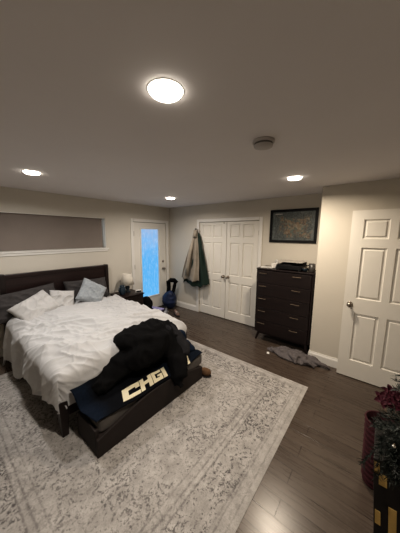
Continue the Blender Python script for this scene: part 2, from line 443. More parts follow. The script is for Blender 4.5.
# --- six panel doors
def six_panel(name, label, w, h, mat, xs, zs):
    """local frame: y from 0..w, front face at x=0 looking to -x; thickness to +x"""
    root = thing(name, label, 'door'); root['kind'] = 'structure'
    bm = bmesh.new()
    th = .035
    ys = [0, xs[0], xs[1], xs[2], xs[3], w]
    zz = [0] + list(zs) + [h]
    V = [[bm.verts.new((0, y, z)) for z in zz] for y in ys]
    cells = []
    for i in range(5):
        for j in range(len(zz)-1):
            f = bm.faces.new((V[i][j], V[i+1][j], V[i+1][j+1], V[i][j+1]))
            if i in (1, 3) and j in (1, 3, 5): cells.append(f)
    # make sure normals look to -x
    for f in bm.faces:
        f.normal_update()
        if f.normal.x > 0: f.normal_flip()
    r = bmesh.ops.inset_individual(bm, faces=cells, thickness=.016, depth=-.018)
    r = bmesh.ops.inset_individual(bm, faces=cells, thickness=.012, depth=0)
    r = bmesh.ops.inset_individual(bm, faces=cells, thickness=.022, depth=.014)
    # sides and back
    box_vs = box(bm, .0145, th, 0, w, 0, h)
    for (a, b) in (((0, 0), (0, h)), ):
        pass
    per = [(0, 0), (w, 0), (w, h), (0, h)]
    for k in range(4):
        (ya, za), (yb, zb) = per[k], per[(k+1) % 4]
        bm.faces.new([bm.verts.new(p) for p in ((0, ya, za), (0, yb, zb), (.0145, yb, zb), (.0145, ya, za))])
    me_o = obj('door_slab', bm, mat, root)
    return root

def round_knob(parent, y, z, x0=0.0):
    bm = bmesh.new()
    lathe(bm, [(.031, 0), (.031, -.006), (.012, -.012), (.011, -.034), (.024, -.040), (.029, -.052), (.026, -.064), (.012, -.071), (0, -.072)], 18, (x0, y, z), axis='x', close=False)
    return obj('door_knob', bm, M['nickel'], parent, smooth=True)

lw = .690
cz = [.175, .79, .935, 1.60, 1.70, 1.96]
cl = six_panel('door_2', 'left white six-panel closet door, partly behind the hanging coat', lw, 2.015, M['door'], [.10, .325, .385, .61], cz)
cl.location = (.012, CY1-.003-lw, .012)
round_knob(cl, .045, .90)
crr = six_panel('door_3', 'right white six-panel closet door beside the dresser', lw, 2.015, M['door'], [.10, .325, .385, .61], cz)
crr.location = (.012, CY0+.004, .012)
round_knob(crr, lw-.055, .90)
for root, yy in ((cl, lw+.002), (crr, -.002)):
    for hz in (.22, 1.02, 1.80):
        obj('hinge', B((-.010, .004, yy-.010, yy+.010, hz-.045, hz+.045)), M['nickel'], root)
obj('ball_catch', B((-.006, .004, .05, .075, 1.985, 2.005)), M['nickel'], cl)
struct('trim_3', B((-.018, 0, CY1, -.900, 0, 2.10), (-.018, 0, -2.431, CY0, 0, 2.10), (-.018, 0, CY0, CY1, CZ1, 2.10)), M['trim'], 'white casing around the closet doors', 'trim', bevel=.005)

rw = .76
od = six_panel('door_4', 'open white six-panel door folded back against the right wall', rw, 2.05, M['door'], [.115, .335, .405, .64], [.225, .83, 1.015, 1.625, 1.725, 1.945])
od.location = (-.637, -3.81-rw, .012)
k = round_knob(od, rw-.066, .935)
obj('latch_plate', B((.004, .028, rw-.001, rw+.002, .90, .965)), M['nickel'], od)
for hz in (.2, 1.0, 1.85):
    obj('hinge', B((.0, .137, -.012, .002, hz-.045, hz+.045)), M['nickel'], od)
struct('trim_4', B((-.518, -.5, -4.66, -4.585, 0, 2.12)), M['trim'], 'white casing behind the open door', 'trim')

# ------------------------------------------------------------------ rug
cx, cy = (RX0+RX1)/2, (RY0+RY1)/2
bm = bmesh.new()
def rugf(u, v):
    x = (u-.5)*(RX1-RX0); y = (v-.5)*(RY1-RY0)
    e = min(min(u, 1-u)*(RX1-RX0), min(v, 1-v)*(RY1-RY0))
    return (x, y, .003 + .009*sstep(0, .02, e) + .0012*N(x*3, y*3))
grid(bm, 90, 90, rugf)
rug = obj('area_rug', bm, M['rug'], loc=(cx, cy, 0), smooth=True)
tag(rug, 'large cream and grey distressed oriental rug under the bed', 'rug')

# ------------------------------------------------------------------ bed
bx0, bx1 = -3.245, -1.695
bed = thing('bed', 'dark espresso wood bed with tall headboard against the window wall', 'bed', (-2.47, -1.1, 0))
ox, oy = 2.47, 1.1
def bl(x0, x1, y0, y1, z0, z1): return (x0+ox, x1+ox, y0+oy, y1+oy, z0, z1)
hb = obj('headboard', B(bl(bx0+.03, bx1-.02, -.085, -.04, .30, 1.165), bl(bx0+.02, bx1-.0, -.095, -.03, 1.135, 1.19)), M['esp'], bed, bevel=.006)
obj('headboard_post', B(bl(bx0-.02, bx0+.05, -.105, -.03, 0.0, 1.20)), M['espz'], bed, bevel=.006)
obj('headboard_post', B(bl(bx1-.05, bx1+.01, -.105, -.03, 0.0, 1.195)), M['espz'], bed, bevel=.006)
obj('side_rail', B(bl(bx0, bx0+.03, -2.06, -.1, .17, .36)), M['esp'], bed, bevel=.004)
obj('side_rail', B(bl(bx1-.03, bx1, -2.06, -.1, .17, .36)), M['esp'], bed, bevel=.004)
obj('footboard', B(bl(bx0+.05, bx1-.05, -2.115, -2.085, .18, .34)), M['esp'], bed, bevel=.004)
for xx, zt_ in ((bx0-.03, .34), (bx1-.055, .47)):
    bm = bmesh.new()
    vs = box(bm, *bl(xx, xx+.075, -2.13, -2.055, 0.012, zt_))
    for v in vs:
        if v.co.z < .1:
            v.co.x = v.co.x + (.012 if v.co.x < xx+.03+ox else -.012)
    obj('leg', bm, M['espz'], bed, bevel=.005)
obj('mattress', B(bl(bx0+.035, bx1-.035, -2.075, -.11, .26, .55)), M['sheet'], bed, bevel=.05)

# --- comforter: cloth laid over the bed, overhanging left, right and foot
TOPZ = .60
cl_x, cr_x, cf_y, ch_y = -3.205, -1.74, -2.06, -.33
R = .085
def hemL(y):      # overhang length on the left by y
    base = .47 + .13*sstep(-1.2, -.85, y) - .16*sstep(-1.6, -2.1, y)
    base -= .13*math.exp(-((y+1.40)/.09)**2)
    return base + .03*N(y*6, 3.1)
def hemF(x):
    return .37 - .20*sstep(-3.15, -2.75, x) + .03*N(x*5, 8.2)
def wrinkle(a, b):
    wx = a + .20*N(a*1.6, b*1.6, 5.0); wy = b + .20*N(a*1.5, b*1.5, 9.0)
    # long creases running across the bed, mostly diagonal
    p = wx*.63 - wy*.77; q = wx*.77 + wy*.63
    def cr(x, y, z, k): return max(0.0, 1 - abs(N(x, y, z))*k)
    f1 = cr(p*1.0, q*3.4, 1.0, 3.2)**2
    p2 = wx*.93 - wy*.35; q2 = wx*.35 + wy*.93
    f2 = cr(p2*1.5, q2*5.6, 4.0, 3.6)**2
    f3 = cr(p*2.4+3, q*9.0, 7.0, 3.4)**2
    f4 = cr(wx*7.0, wy*6.0, 11.0, 3.0)**3
    m1 = .45 + .9*max(0, N(a*1.3+4, b*1.3, 13.0)+.25); m2 = .5 + .9*max(0, N(a*1.7, b*1.5+6, 17.0)+.2)
    lump = N(a*2.0, b*2.0, 2.0)
    return .050*f1*m1 + .042*f2*m2 + .020*f3*m1 + .011*f4 + .026*lump
def comf(u, v):
    b = cf_y + (ch_y - cf_y)*1.0 if False else None
    # v: 0 foot .. 1 head ; u: 0 left .. 1 right
    hv = .37
    bb_full = (ch_y - (cf_y - hv))
    b = (cf_y - hv) + bb_full*v
    L = hemL(max(b, cf_y)); Rr = .12 + .22*sstep(-2.0, -1.6, b) + .04*N(b*4, 1.7)
    a = (cl_x - L) + (cr_x + Rr - cl_x + L)*u
    # shorten the foot overhang locally
    if b < cf_y:
        t = (cf_y-b)/hv; b = cf_y - t*hemF(max(min(a, cr_x), cl_x))
    dx = (cl_x - a) if a < cl_x else ((a - cr_x) if a > cr_x else 0)
    sx = -1 if a < cl_x else 1
    dy = max(0, cf_y - b)
    d = math.hypot(dx, dy)
    if dx > 0 and dy > 0: d = max(dx, dy) + .25*min(dx, dy)
    px = min(max(a, cl_x), cr_x); py = max(b, cf_y)
    w = wrinkle(a, b)
    edge = min(px-cl_x, cr_x-px, py-cf_y+.02)
    zt = TOPZ + .035*sstep(0, .35, edge) + .02*sstep(-.9, -.5, b) - .05*sstep(-1.75, -2.1, b)*sstep(-2.3, -1.8, a)
    # rolled upper hem
    hh = sstep(ch_y-.10, ch_y, b)
    zt += .02*sstep(ch_y-.22, ch_y-.08, b) - .075*hh*hh
    if d <= 0:
        return (px, py, zt + w)
    dirx, diry = dx*sx/math.hypot(dx, dy), -dy/math.hypot(dx, dy)
    qa = R*PI/2
    if d < qa:
        out = R*sin(d/R); drop = R*(1-cos(d/R)); nrm = d/qa
    else:
        e = d-qa; out = R + .035*e; drop = R + e*.99; nrm = 1
    # hanging folds
    s = px*3.0 if dy > dx else py*3.0
    hang = sstep(.05, .35, d)
    fold = .030*hang*sin(s*4.2 + 2.0*N(px*2, py*2, 3.0)) + .015*hang*N(px*5, py*5, d*3)
    ww = w*(1-nrm*.45)
    o = out + fold + ww*nrm*.5
    z = zt - drop + ww*(1-nrm)
    return (px + dirx*o, py + diry*o, max(.03, z))
bm = bmesh.new(); grid(bm, 270, 260, comf)
bmesh.ops.translate(bm, verts=bm.verts, vec=(ox, oy, 0))
co = obj('comforter', bm, M['comf'], loc=(-ox, -oy, 0), smooth=True)
sm = co.modifiers.new('thick', 'SOLIDIFY'); sm.thickness = .022; sm.offset = -1
tag(co, 'rumpled off-white comforter spread over the bed', 'comforter')

# --- pillows
def pillow(name, label, cat, w, h, th, mat, loc, rot, group=None, seed=0, sag=.05):
    bm = bmesh.new(); n = 44
    def f(side):
        def g(u, v):
            x = (u-.5)*2; y = (v-.5)*2
            ex = (1-abs(x)**3.2); ey = (1-abs(y)**3.2)
            t = max(0, ex*ey)**.45
            pinch = 1 - .055*(1-abs(y))**1.0*abs(x)**4 
            px = x*w/2*(1-.06*(1-y*y)*abs(x)**3); py = y*h/2*(1-.07*(1-x*x)*abs(y)**3)
            z = side*th/2*t
            wr = .012*N(px*9+seed, py*9, side) + .020*max(0, 1-3*abs(N(px*4+seed+py*2, py*8, 3)))**2 + .012*max(0, 1-3*abs(N(px*9-py*4+seed, py*10, 6)))**2
            return (px, py + sag*.0, z + wr*t*1.0)
        return g
    grid(bm, n, n, f(1)); grid(bm, n, n, f(-1))
    bmesh.ops.remove_doubles(bm, verts=bm.verts, dist=.0015)
    o = obj(name, bm, mat, loc=loc, smooth=True)
    o.rotation_euler = rot
    return tag(o, label, cat, group)
def lean(tilt, roll, yaw=0.0):
    # pillow lies in local xy, normal +z; lean it back by tilt from upright, roll in its plane
    m = Matrix.Rotation(yaw, 3, 'Z') @ Matrix.Rotation(PI/2 - tilt, 3, 'X') @ Matrix.Rotation(roll, 3, 'Z')
    return m.to_euler()
pillow('pillow', 'wide charcoal pillow leaning on the left half of the headboard', 'pillow', .78, .40, .17, M['pgrey'], (-2.99, -.25, .79), lean(.50, .10), seed=1)
pillow('pillow', 'charcoal pillow leaning on the headboard behind the blue-grey cushion', 'pillow', .72, .40, .16, M['pgrey'], (-2.14, -.22, .80), lean(.42, -.03), seed=2)
pillow('pillow', 'off-white pillow with a corner pointing up in front of the left charcoal pillow', 'pillow', .52, .38, .15, M['pwhite'], (-2.955, -.45, .735), lean(.76, .46), seed=3)
pillow('pillow', 'smaller off-white pillow standing between the two charcoal pillows', 'pillow', .34, .34, .13, M['pwhite'], (-2.615, -.42, .755), lean(.50, -.22), seed=4)
pillow('throw_cushion', 'square pale blue-grey throw cushion tilted at right side of bed', 'cushion', .41, .41, .15, M['pblue'], (-2.19, -.47, .80), lean(.50, -.66, .10), seed=5)

# ------------------------------------------------------------------ bench at the foot of the bed
X0, X1, Y0, Y1 = -3.16, -1.85, -2.545, -2.17
bcx = (X0+X1)/2
bench = thing('bench', 'low dark brown bench with arched front board at foot of bed', 'bench', (bcx, (Y0+Y1)/2, 0))
def loc_xy(x, y): return x-bcx, y-(Y0+Y1)/2
def arch(x):
    t = (x-X0)/(X1-X0); return .168 + .118*max(0, sin(PI*min(1, max(0, t))))**1.15
def board(yA, yB, name):
    poly = [(X0, .014), (X1, .014)]
    for i in range(29):
        x = X1 + (X0-X1)*i/28; poly.append((x, arch(x)))
    bm = bmesh.new(); prism(bm, [(x-bcx, z) for x, z in poly], 'y', yA-(Y0+Y1)/2, yB-(Y0+Y1)/2)
    return obj(name, bm, M['bench'], bench, bevel=.006)
board(Y0, Y0+.03, 'front_board'); board(Y1-.03, Y1, 'back_board')
def bb(x0, x1, y0, y1, z0, z1):
    a, b = loc_xy(x0, y0); c, d = loc_xy(x1, y1); return (a, c, b, d, z0, z1)
obj('end_board', B(bb(X0, X0+.03, Y0+.03, Y1-.03, .014, .235)), M['bench'], bench, bevel=.005)
obj('end_board', B(bb(X1-.03, X1, Y0+.03, Y1-.03, .014, .168)), M['bench'], bench, bevel=.005)
bm = bmesh.new()
box(bm, *bb(X0+.034, X1+.06, Y0+.034, Y1-.034, .172, .292))
bmesh.ops.subdivide_edges(bm, edges=bm.edges, cuts=6, use_grid_fill=True)
for v in bm.verts: v.co.z += .006*N(v.co.x*5, v.co.y*5, 2)
obj('seat_cushion', bm, M['bcush'], bench, smooth=True, bevel=0.0, subsurf=1)
obj('base_board', B(bb(X0+.03, X1-.03, Y0+.034, Y1-.034, .05, .168)), M['bench'], bench)

# --- jersey laid on the bench
jx0, jx1, jy0, jy1 = -3.165, -1.815, -2.545, -2.16
def jz(x, y):
    t = (x-jx0)/(jx1-jx0)
    z = .306 + .010*max(0, ridge(x*3.2+y*2, y*6-x, 3.0))**2 + .010*N(x*4, y*5, 1.0)
    z += .018*sstep(-2.75, -2.5, x)*sstep(-2.0, -2.3, x)*0.6
    z -= .02*sstep(-2.50, -2.56, y)
    z += .02*sstep(-2.1, -1.9, x)
    z += .13*sstep(-2.30, -2.17, y)*sstep(-2.2, -2.5, x)
    return max(z, .296)
def jedge(x):   # front hem
    return -2.515 - .028*sin(PI*max(0, min(1, (x-jx0)/(jx1-jx0)))) + .012*N(x*5, .5)
bm = bmesh.new()
def jf(u, v):
    x = jx0 + (jx1-jx0)*u
    ya = jedge(x); y = ya + (jy1-ya)*v
    x += .05*(1-u)*(v-.5)*-1 + .02*N(y*7, 2.0)*(1 if u > .5 else .6)
    return (x-jx0, y-jy0, jz(x, y))
grid(bm, 110, 40, jf)
jer = obj('jersey', bm, M['jersey'], loc=(jx0, jy0, 0), smooth=True)
s = jer.modifiers.new('thick', 'SOLIDIFY'); s.thickness = .006; s.offset = -1
tag(jer, 'navy and black jersey with cream block lettering spread on the bench', 'jersey')
def glyph(rects, x0, y0, w, h, shear, base_slope):
    """rects in unit cell (u0,u1,v0,v1) + skew corner list; mapped on the jersey"""
    bm = bmesh.new()
    for q in rects:
        c = [(q[0], q[2]), (q[1], q[2]), (q[1], q[3]), (q[0], q[3])] if not isinstance(q, list) else q
        (a0, b0), (a1, b1), (a2, b2), (a3, b3) = c
        n = 6; V = []
        for i in range(n+1):
            row = []
            for j in range(n+1):
                s, t = i/n, j/n
                uu = (a0*(1-s)+a1*s)*(1-t) + (a3*(1-s)+a2*s)*t
                vv = (b0*(1-s)+b1*s)*(1-t) + (b3*(1-s)+b2*s)*t
                x = x0 + uu*w + vv*shear; y = y0 + vv*h + base_slope*uu*w
                row.append(bm.verts.new((x-jx0, y-jy0, jz(x, y)+.005)))
            V.append(row)
        for i in range(n):
            for j in range(n):
                bm.faces.new((V[i][j], V[i+1][j], V[i+1][j+1], V[i][j+1]))
    return bm
GL = {
 'C': [(0, .34, 0, 1), (.34, 1, .70, 1), (.34, 1, 0, .28), [(.74, .55), (1, .55), (1, .70), (.74, .70)]],
 'H': [(0, .32, 0, 1), (.68, 1, 0, 1), (.32, .68, .38, .64)],
 'G': [(0, .30, 0, 1), (.30, 1, .74, 1), (.30, 1, 0, .26), (.72, 1, .26, .52), (.5, .72, .36, .52)],
 'I': [(.0, 1, 0, 1)],
 'O': [(0, .30, 0, 1), (.70, 1, 0, 1), (.3, .7, .76, 1), (.3, .7, 0, .24)],
}
for ch, x0, y0, w, h in (('C', -2.895, -2.500, .180, .145), ('H', -2.708, -2.508, .135, .145), ('G', -2.565, -2.515, .115, .15), ('I', -2.440, -2.520, .045, .15), ('O', -2.185, -2.525, .13, .11)):
    lt = obj('lettering', glyph(GL[ch], x0, y0, w, h, .07, -.05), M['cream'], jer)
    sl = lt.modifiers.new('thick', 'SOLIDIFY'); sl.thickness = .003

# ------------------------------------------------------------------ blobby cloth helper
def blob(name, parts, mat, voxel=.018, disp=.02, freq=9, seed=0, smooth_it=6, parent=None, origin=(0, 0, 0), decim=0):
    bm = bmesh.new()
    for p in parts:
        if p[0] == 'e':
            _, c, r, rot = p
            m = Matrix.Translation(Vector(c)) @ Euler(rot).to_matrix().to_4x4() @ Matrix.Diagonal((*r, 1))
            bmesh.ops.create_icosphere(bm, subdivisions=3, radius=1, matrix=m)
        else:
            _, pts, rad, flat = p
            tube(bm, pts, rad, 12, 0, flat)
    me = bpy.data.meshes.new('tmp'); bm.to_mesh(me); bm.free()
    o = bpy.data.objects.new('tmp', me); C.objects.link(o)
    r = o.modifiers.new('r', 'REMESH'); r.mode = 'VOXEL'; r.voxel_size = voxel
    s = o.modifiers.new('s', 'SMOOTH'); s.iterations = smooth_it; s.factor = .5
    dg = bpy.context.evaluated_depsgraph_get(); dg.update()
    m2 = bpy.data.meshes.new_from_object(o.evaluated_get(dg))
    bpy.data.objects.remove(o); bpy.data.meshes.remove(me)
    bm = bmesh.new(); bm.from_mesh(m2); bpy.data.meshes.remove(m2)
    bm.normal_update()
    mv = []
    for v in bm.verts:
        p = v.co
        q = Vector((p.x + .12*N(p.x*5, p.y*5, p.z*5+seed), p.y + .12*N(p.y*5, p.z*5, p.x*5+seed), p.z))
        w = max(0, ridge(q.x*freq+seed, q.y*freq*.8, q.z*freq*.7))**2 - .35 + .6*N(p.x*freq*.5, p.y*freq*.5, p.z*freq*.5+seed)
        mv.append(v.normal*disp*w)
    for v, d in zip(bm.verts, mv): v.co += d
    for v in bm.verts: v.co -= Vector(origin)
    return obj(name, bm, mat, parent, loc=None if parent else origin, smooth=True)

# --- black jacket in a heap on the foot of the bed, one sleeve over the bench
jk = blob('jacket', [
    ('e', (-2.36, -2.09, .65), (.35, .18, .10), (0, .0, .10)),
    ('e', (-2.53, -2.10, .655), (.20, .17, .10), (0, .0, .3)),
    ('e', (-2.22, -2.06, .645), (.20, .16, .10), (0, .1, -.1)),
    ('e', (-2.40, -2.26, .52), (.34, .15, .15), (.55, 0, .05)),
    ('e', (-2.72, -2.19, .47), (.22, .13, .10), (.5, -.25, .1)),
    ('e', (-2.90, -2.21, .40), (.15, .11, .06), (.4, -.2, .1)),
    ('t', [(-2.05, -2.06, .63), (-2.07, -2.22, .56), (-2.14, -2.38, .45), (-2.24, -2.51, .37), (-2.30, -2.59, .28), (-2.32, -2.61, .20)], [.13, .13, .12, .10, .085, .07], .75),
    ('t', [(-2.6, -2.16, .68), (-2.45, -2.25, .64), (-2.25, -2.27, .61), (-2.1, -2.2, .60)], [.07, .09, .09, .06], .8),
], M['black'], .017, .020, 8, 3.3, 5, origin=(-2.36, -2.05, .6))
tag(jk, 'black jacket heaped over the foot of the bed with a sleeve hanging down', 'jacket')
vest = blob('hoodie', [
    ('e', (-1.93, -2.20, .46), (.13, .08, .13), (.6, 0, 0)),
    ('e', (-1.92, -2.27, .37), (.13, .10, .06), (.2, 0, 0)),
    ('e', (-1.86, -2.36, .345), (.07, .07, .03), (.0, 0, 0)),
], plain('navy_fleece', (0.008, 0.014, 0.028), .95, .2, 14, .3, 60, spec=.12), .016, .016, 9, 6.1, 5, origin=(-1.95, -2.3, .4))
tag(vest, 'dark navy hoodie bunched on the right end of the bench', 'hoodie')
flap = blob('scarf', [
    ('t', [(-2.13, -2.1, .68), (-2.06, -2.22, .635), (-2.05, -2.33, .565), (-2.07, -2.45, .49), (-2.13, -2.52, .43)], [.05, .075, .08, .075, .05], .5),
], plain('charcoal_knit', (.017, .0165, .018), .95, .2, 20, .4, 90, spec=.1), .014, .010, 12, 9.1, 4, origin=(-2.07, -2.3, .5))
tag(flap, 'dark grey scarf lying along the sleeve of the black jacket', 'scarf')

# --- brown slipper by the bench end
sl = thing('slipper', 'brown suede slipper on the rug at the right end of the bench', 'slipper', (-1.79, -2.49, .0125), -1.35)
sb = blob('upper', [('e', (.05, 0, .05), (.08, .048, .048), (0, 0, 0)), ('e', (-.03, 0, .035), (.10, .042, .030), (0, 0, 0))], M['slip'], .008, .003, 20, 1, 3, parent=sl)
bm = bmesh.new(); prism(bm, [(.125*cos(a)*1.0+.005, .045*sin(a)*(1+.15*cos(a))) for a in [2*PI*i/24 for i in range(24)]], 'z', 0, .014)
obj('sole', bm, M['soot'], sl)

# ------------------------------------------------------------------ dresser
dy0, dy1, dz0, dz1, dxf = -3.408, -2.545, .155, 1.238, -.425
dr = thing('dresser', 'tall dark walnut five-drawer dresser with brass handles beside the closet', 'dresser', (-.23, (dy0+dy1)/2, 0))
dcy = (dy0+dy1)/2
def db(x0, x1, y0, y1, z0, z1): return (x0+.23, x1+.23, y0-dcy, y1-dcy, z0, z1)
obj('carcass', B(db(dxf+.012, -.02, dy0, dy0+.022, dz0, dz1-.02), db(dxf+.012, -.02, dy1-.022, dy1, dz0, dz1-.02), db(dxf+.02, -.02, dy0+.02, dy1-.02, dz0, dz0+.02),
                 db(-.035, -.02, dy0+.02, dy1-.02, dz0, dz1-.02)), M['dress'], dr, bevel=.003)
obj('top', B(db(dxf, -.02, dy0-.004, dy1+.004, dz1-.022, dz1)), M['dress'], dr, bevel=.004)
n = 5; dh = (dz1-.026-dz0-.006)/n
for i in range(n):
    za = dz0+.004 + i*dh; zb = za+dh-.006
    d = obj('drawer', B(db(dxf, dxf+.02, dy0+.025, dy1-.025, za, zb), db(dxf+.02, -.06, dy0+.04, dy1-.04, za+.02, zb-.03)), M['dress'], dr, bevel=.0025)
    for yy in (-2.665, -3.185):
        bm = bmesh.new(); zz = zb-.045
        tube(bm, [(dxf-.022+.23, yy-.062-dcy, zz), (dxf-.022+.23, yy+.062-dcy, zz)], .0045, 8)
        for s in (-.05, .05):
            tube(bm, [(dxf-.022+.23, yy+s-dcy, zz), (dxf+.002+.23, yy+s-dcy, zz)], .004, 8)
        obj('handle', bm, M['brass'], d, smooth=False)
for yy, s in ((dy0+.07, -1), (dy1-.07, 1)):
    for xx, sx in ((dxf+.05, -1), (-.07, 1)):
        bm = bmesh.new()
        tube(bm, [(xx+.23, yy-dcy, dz0+.002), (xx+sx*.018+.23, yy+s*.05-dcy, .0)], [.026, .015], 12)
        obj('leg', bm, M['dress'], dr)
obj('apron', B(db(dxf+.03, dxf+.045, dy0+.05, dy1-.05, dz0-.035, dz0)), M['dress'], dr)

# on the dresser
T = dz1 + .0005
pp = obj('paper_stack', B((-.07, .07, -.09, .09, 0, .006), (-.06, .075, -.08, .10, .006, .010), (-.075, .06, -.10, .07, .010, .013)), M['paper'], loc=(-.30, -2.67, T), rot=(0, 0, .3))
tag(pp, 'loose white papers at the left end of the dresser top', 'papers')
bx = thing('tissue_box', 'white tissue box on the dresser beside the papers', 'box', (-.20, -2.80, T), .2)
obj('carton', B((-.06, .06, -.085, .085, 0, .075)), M['whitep'], bx, bevel=.004)
bm = bmesh.new()
def tis(u, v):
    a = u*2*PI; r = .012 + .028*v; return (r*cos(a)*.7 + .008*N(u*9, v*4), r*sin(a) + .008*N(u*7, v*5, 3), .07 + .05*v*(1+.4*sin(a*3)))
grid(bm, 24, 6, tis); obj('tissue', bm, M['paper'], bx, smooth=True)
tt = thing('turntable', 'black turntable with pale lid in the middle of the dresser top', 'turntable', (-.22, -3.03, T), 0)
obj('plinth', B((-.15, .15, -.19, .19, .012, .075)), M['blackp'], tt, bevel=.006)
for a in (-.13, .13):
    for b in (-.16, .16):
        bm = bmesh.new(); lathe(bm, [(.018, 0), (.02, .004), (.016, .013)], 14, (a, b, 0)); obj('foot', bm, M['blackp'], tt)
bm = bmesh.new(); lathe(bm, [(.135, .075), (.135, .086), (.13, .089), (.01, .089)], 32, (-.0, .03, 0)); obj('platter', bm, M['dkgrey'], tt)
bm = bmesh.new(); tube(bm, [(.10, -.15, .078), (.10, -.15, .105), (.0, -.14, .106), (-.07, -.09, .095)], .006, 8); obj('tonearm', bm, M['nickel'], tt)
obj('lid', B((.135, .15, -.19, .19, .075, .125), (-.15, .15, -.19, .19, .123, .127)), plain('grey_clear_lid', (.34, .32, .30), .2, .03, 5), tt)
bl_ = thing('bowl', 'small dark bowl right of the turntable on the dresser', 'bowl', (-.31, -3.255, T))
bm = bmesh.new(); lathe(bm, [(.02, 0), (.03, .004), (.045, .03), (.05, .055), (.046, .055), (.04, .03), (.02, .01)], 24); obj('bowl_body', bm, M['teal'], bl_, smooth=True)
bm = bmesh.new(); lathe(bm, [(.022, 0), (.022, -.004), (.018, -.006)], 20, (0, 0, .0)); 
bm2 = bmesh.new(); lathe(bm2, [(.051, .052), (.053, .055), (.051, .058), (.046, .057)], 24); bm.free(); obj('rim', bm2, M['nickel'], bl_, smooth=True)
mg = thing('mug', 'dark grey mug at the right end of the dresser top', 'mug', (-.27, -3.34, T))
bm = bmesh.new(); lathe(bm, [(.040, 0), (.043, .005), (.045, .12), (.041, .12), (.038, .012), (.0, .01)], 24, close=False); obj('cup', bm, plain('grey_ceramic', (.06, .055, .05), .35, .1, 14), mg, smooth=True)
bm = bmesh.new(); tube(bm, [(-.03, .03, .1), (-.055, .05, .095), (-.06, .055, .06), (-.05, .045, .03), (-.03, .03, .025)], .007, 8); obj('handle', bm, M['dkgrey'], mg, smooth=True)

# --- framed picture
pic = thing('framed_picture', 'black framed dark map-like picture above the dresser', 'picture', (0, -2.943, 1.922))
pw, ph = .375, .272
obj('frame', B((-.028, -.002, -pw, pw, ph-.04, ph), (-.028, -.002, -pw, pw, -ph, -ph+.04), (-.028, -.002, -pw, -pw+.04, -ph+.04, ph-.04), (-.028, -.002, pw-.04, pw, -ph+.04, ph-.04)), M['blackp'], pic, bevel=.004)
obj('artwork', B((-.012, -.004, -pw+.039, pw-.039, -ph+.039, ph-.039)), M['art'], pic)
obj('title_strip', B((-.013, -.0115, .17, .29, .195, .204)), M['detect'], pic)

# --- crumpled cloth on the floor
random.seed(21)
hparts = []
for k in range(22):
    cx_, cy_ = random.uniform(-.09, .09), random.gauss(-.03, .14)
    a = random.choice((.5, .9, 1.5, 2.1)) + random.uniform(-.3, .3); L = random.uniform(.08, .16); bend = random.uniform(-.09, .09)
    hh = max(.02, .062 - .11*abs(cy_+.03) + random.uniform(-.010, .012))
    pts = [(cx_ + .8*(cos(a)*L*t - sin(a)*bend*(1-t*t)), cy_ + sin(a)*L*t + cos(a)*bend*(1-t*t), .012 + hh*(1-t*t*t*t)) for t in (-1, -.6, -.2, .2, .6, 1)]
    hparts.append(('t', pts, [.014, .024, .026, .026, .022, .012], .9))
hparts += [('e', (0, -.02, .02), (.17, .30, .045), (0, 0, 0)), ('e', (.02, .22, .01), (.09, .17, .026), (0, 0, .2)), ('e', (.03, -.24, .01), (.13, .13, .034), (0, 0, 0))]
hp = blob('sweater', hparts, M['heap'], .0085, .006, 18, 4.0, 1, origin=(0, 0, 0))
for v in hp.data.vertices: v.co.z = max(v.co.z, .001)
hp.location = (-.60, -3.25, 0)
tag(hp, 'grey crumpled sweater on the floor in front of the dresser', 'sweater')
bm = bmesh.new(); grid(bm, 8, 8, lambda u, v: ((u-.5)*.05, (v-.5)*.035, .004+.012*abs(N(u*3, v*3, 1))+.004*u))
so = obj('paper_scrap', bm, M['paper'], loc=(-.735, -2.93, 0), rot=(0, 0, .4), smooth=True)
tag(so, 'small crumpled scrap of white paper on floor left of the sweater', 'paper')

# ------------------------------------------------------------------ coat hanging by the closet
coat = thing('coat', 'taupe coat with green lining hanging at the left closet door', 'coat', (-.05, -.965, 1.87))
def coat_f(y_off, w_l, w_r, zb, depth, th0, th1, seed, xoff=0.0, top=0.0):
    def g(u, v):
        # u around the front (left to right), v from shoulder to hem
        wl = .05 + (w_l-.05)*v**.8; wr = .045 + (w_r-.045)*v**.95
        a = th0 + (th1-th0)*u
        s = sin(a)
        y = (wl if s < 0 else wr)*s
        d = depth*(.40+.60*v)*cos(a)
        fold = (.030*sin(u*19 + 2*N(u*3, v*1.5, seed)) + .02*N(u*6, v*4, seed))*sstep(.05, .7, v)
        z = top - v*zb*(1 + .05*N(u*7, seed) - .06*abs(s)) - .05*(1-v)*abs(s)
        return (-(d + fold + .012) + xoff, -(y + .25*fold) + y_off, z)
    return g
# image-left is +y for this wall
bm = bmesh.new(); grid(bm, 60, 50, coat_f(0, .45, .20, 1.13, .16, -PI/2, .80, 1.0))
o = obj('coat_body', bm, M['tan'], coat, smooth=True); s = o.modifiers.new('t', 'SOLIDIFY'); s.thickness = .012
bm = bmesh.new(); grid(bm, 50, 50, coat_f(-.01, .41, .31, 1.22, .115, -1.50, PI/2, 5.0, .012, -.03))
o = obj('lining', bm, M['green'], coat, smooth=True); s = o.modifiers.new('t', 'SOLIDIFY'); s.thickness = .01
bm = bmesh.new()
tube(bm, [(-.08, .035, -.10), (-.155, .085, -.45), (-.19, .13, -.78), (-.19, .15, -1.0)], [.02, .045, .05, .048], 14, flat=.8)
for v in bm.verts: v.co += Vector((.012*N(v.co.z*12, 1, 1), .014*N(v.co.z*14, 2, 5), 0))
obj('sleeve', bm, M['tan'], coat, smooth=True)
bm = bmesh.new()
tube(bm, [(-.05, .02, .02), (-.07, .015, -.01), (-.09, .01, -.08), (-.10, .01, -.16)], [.025, .038, .048, .05], 14, flat=.8)
obj('collar', bm, M['tan'], coat, smooth=True)
hk = thing('coat_hook', 'small metal hook on the closet casing holding the coat', 'hook', (-.0185, -.935, 1.85))
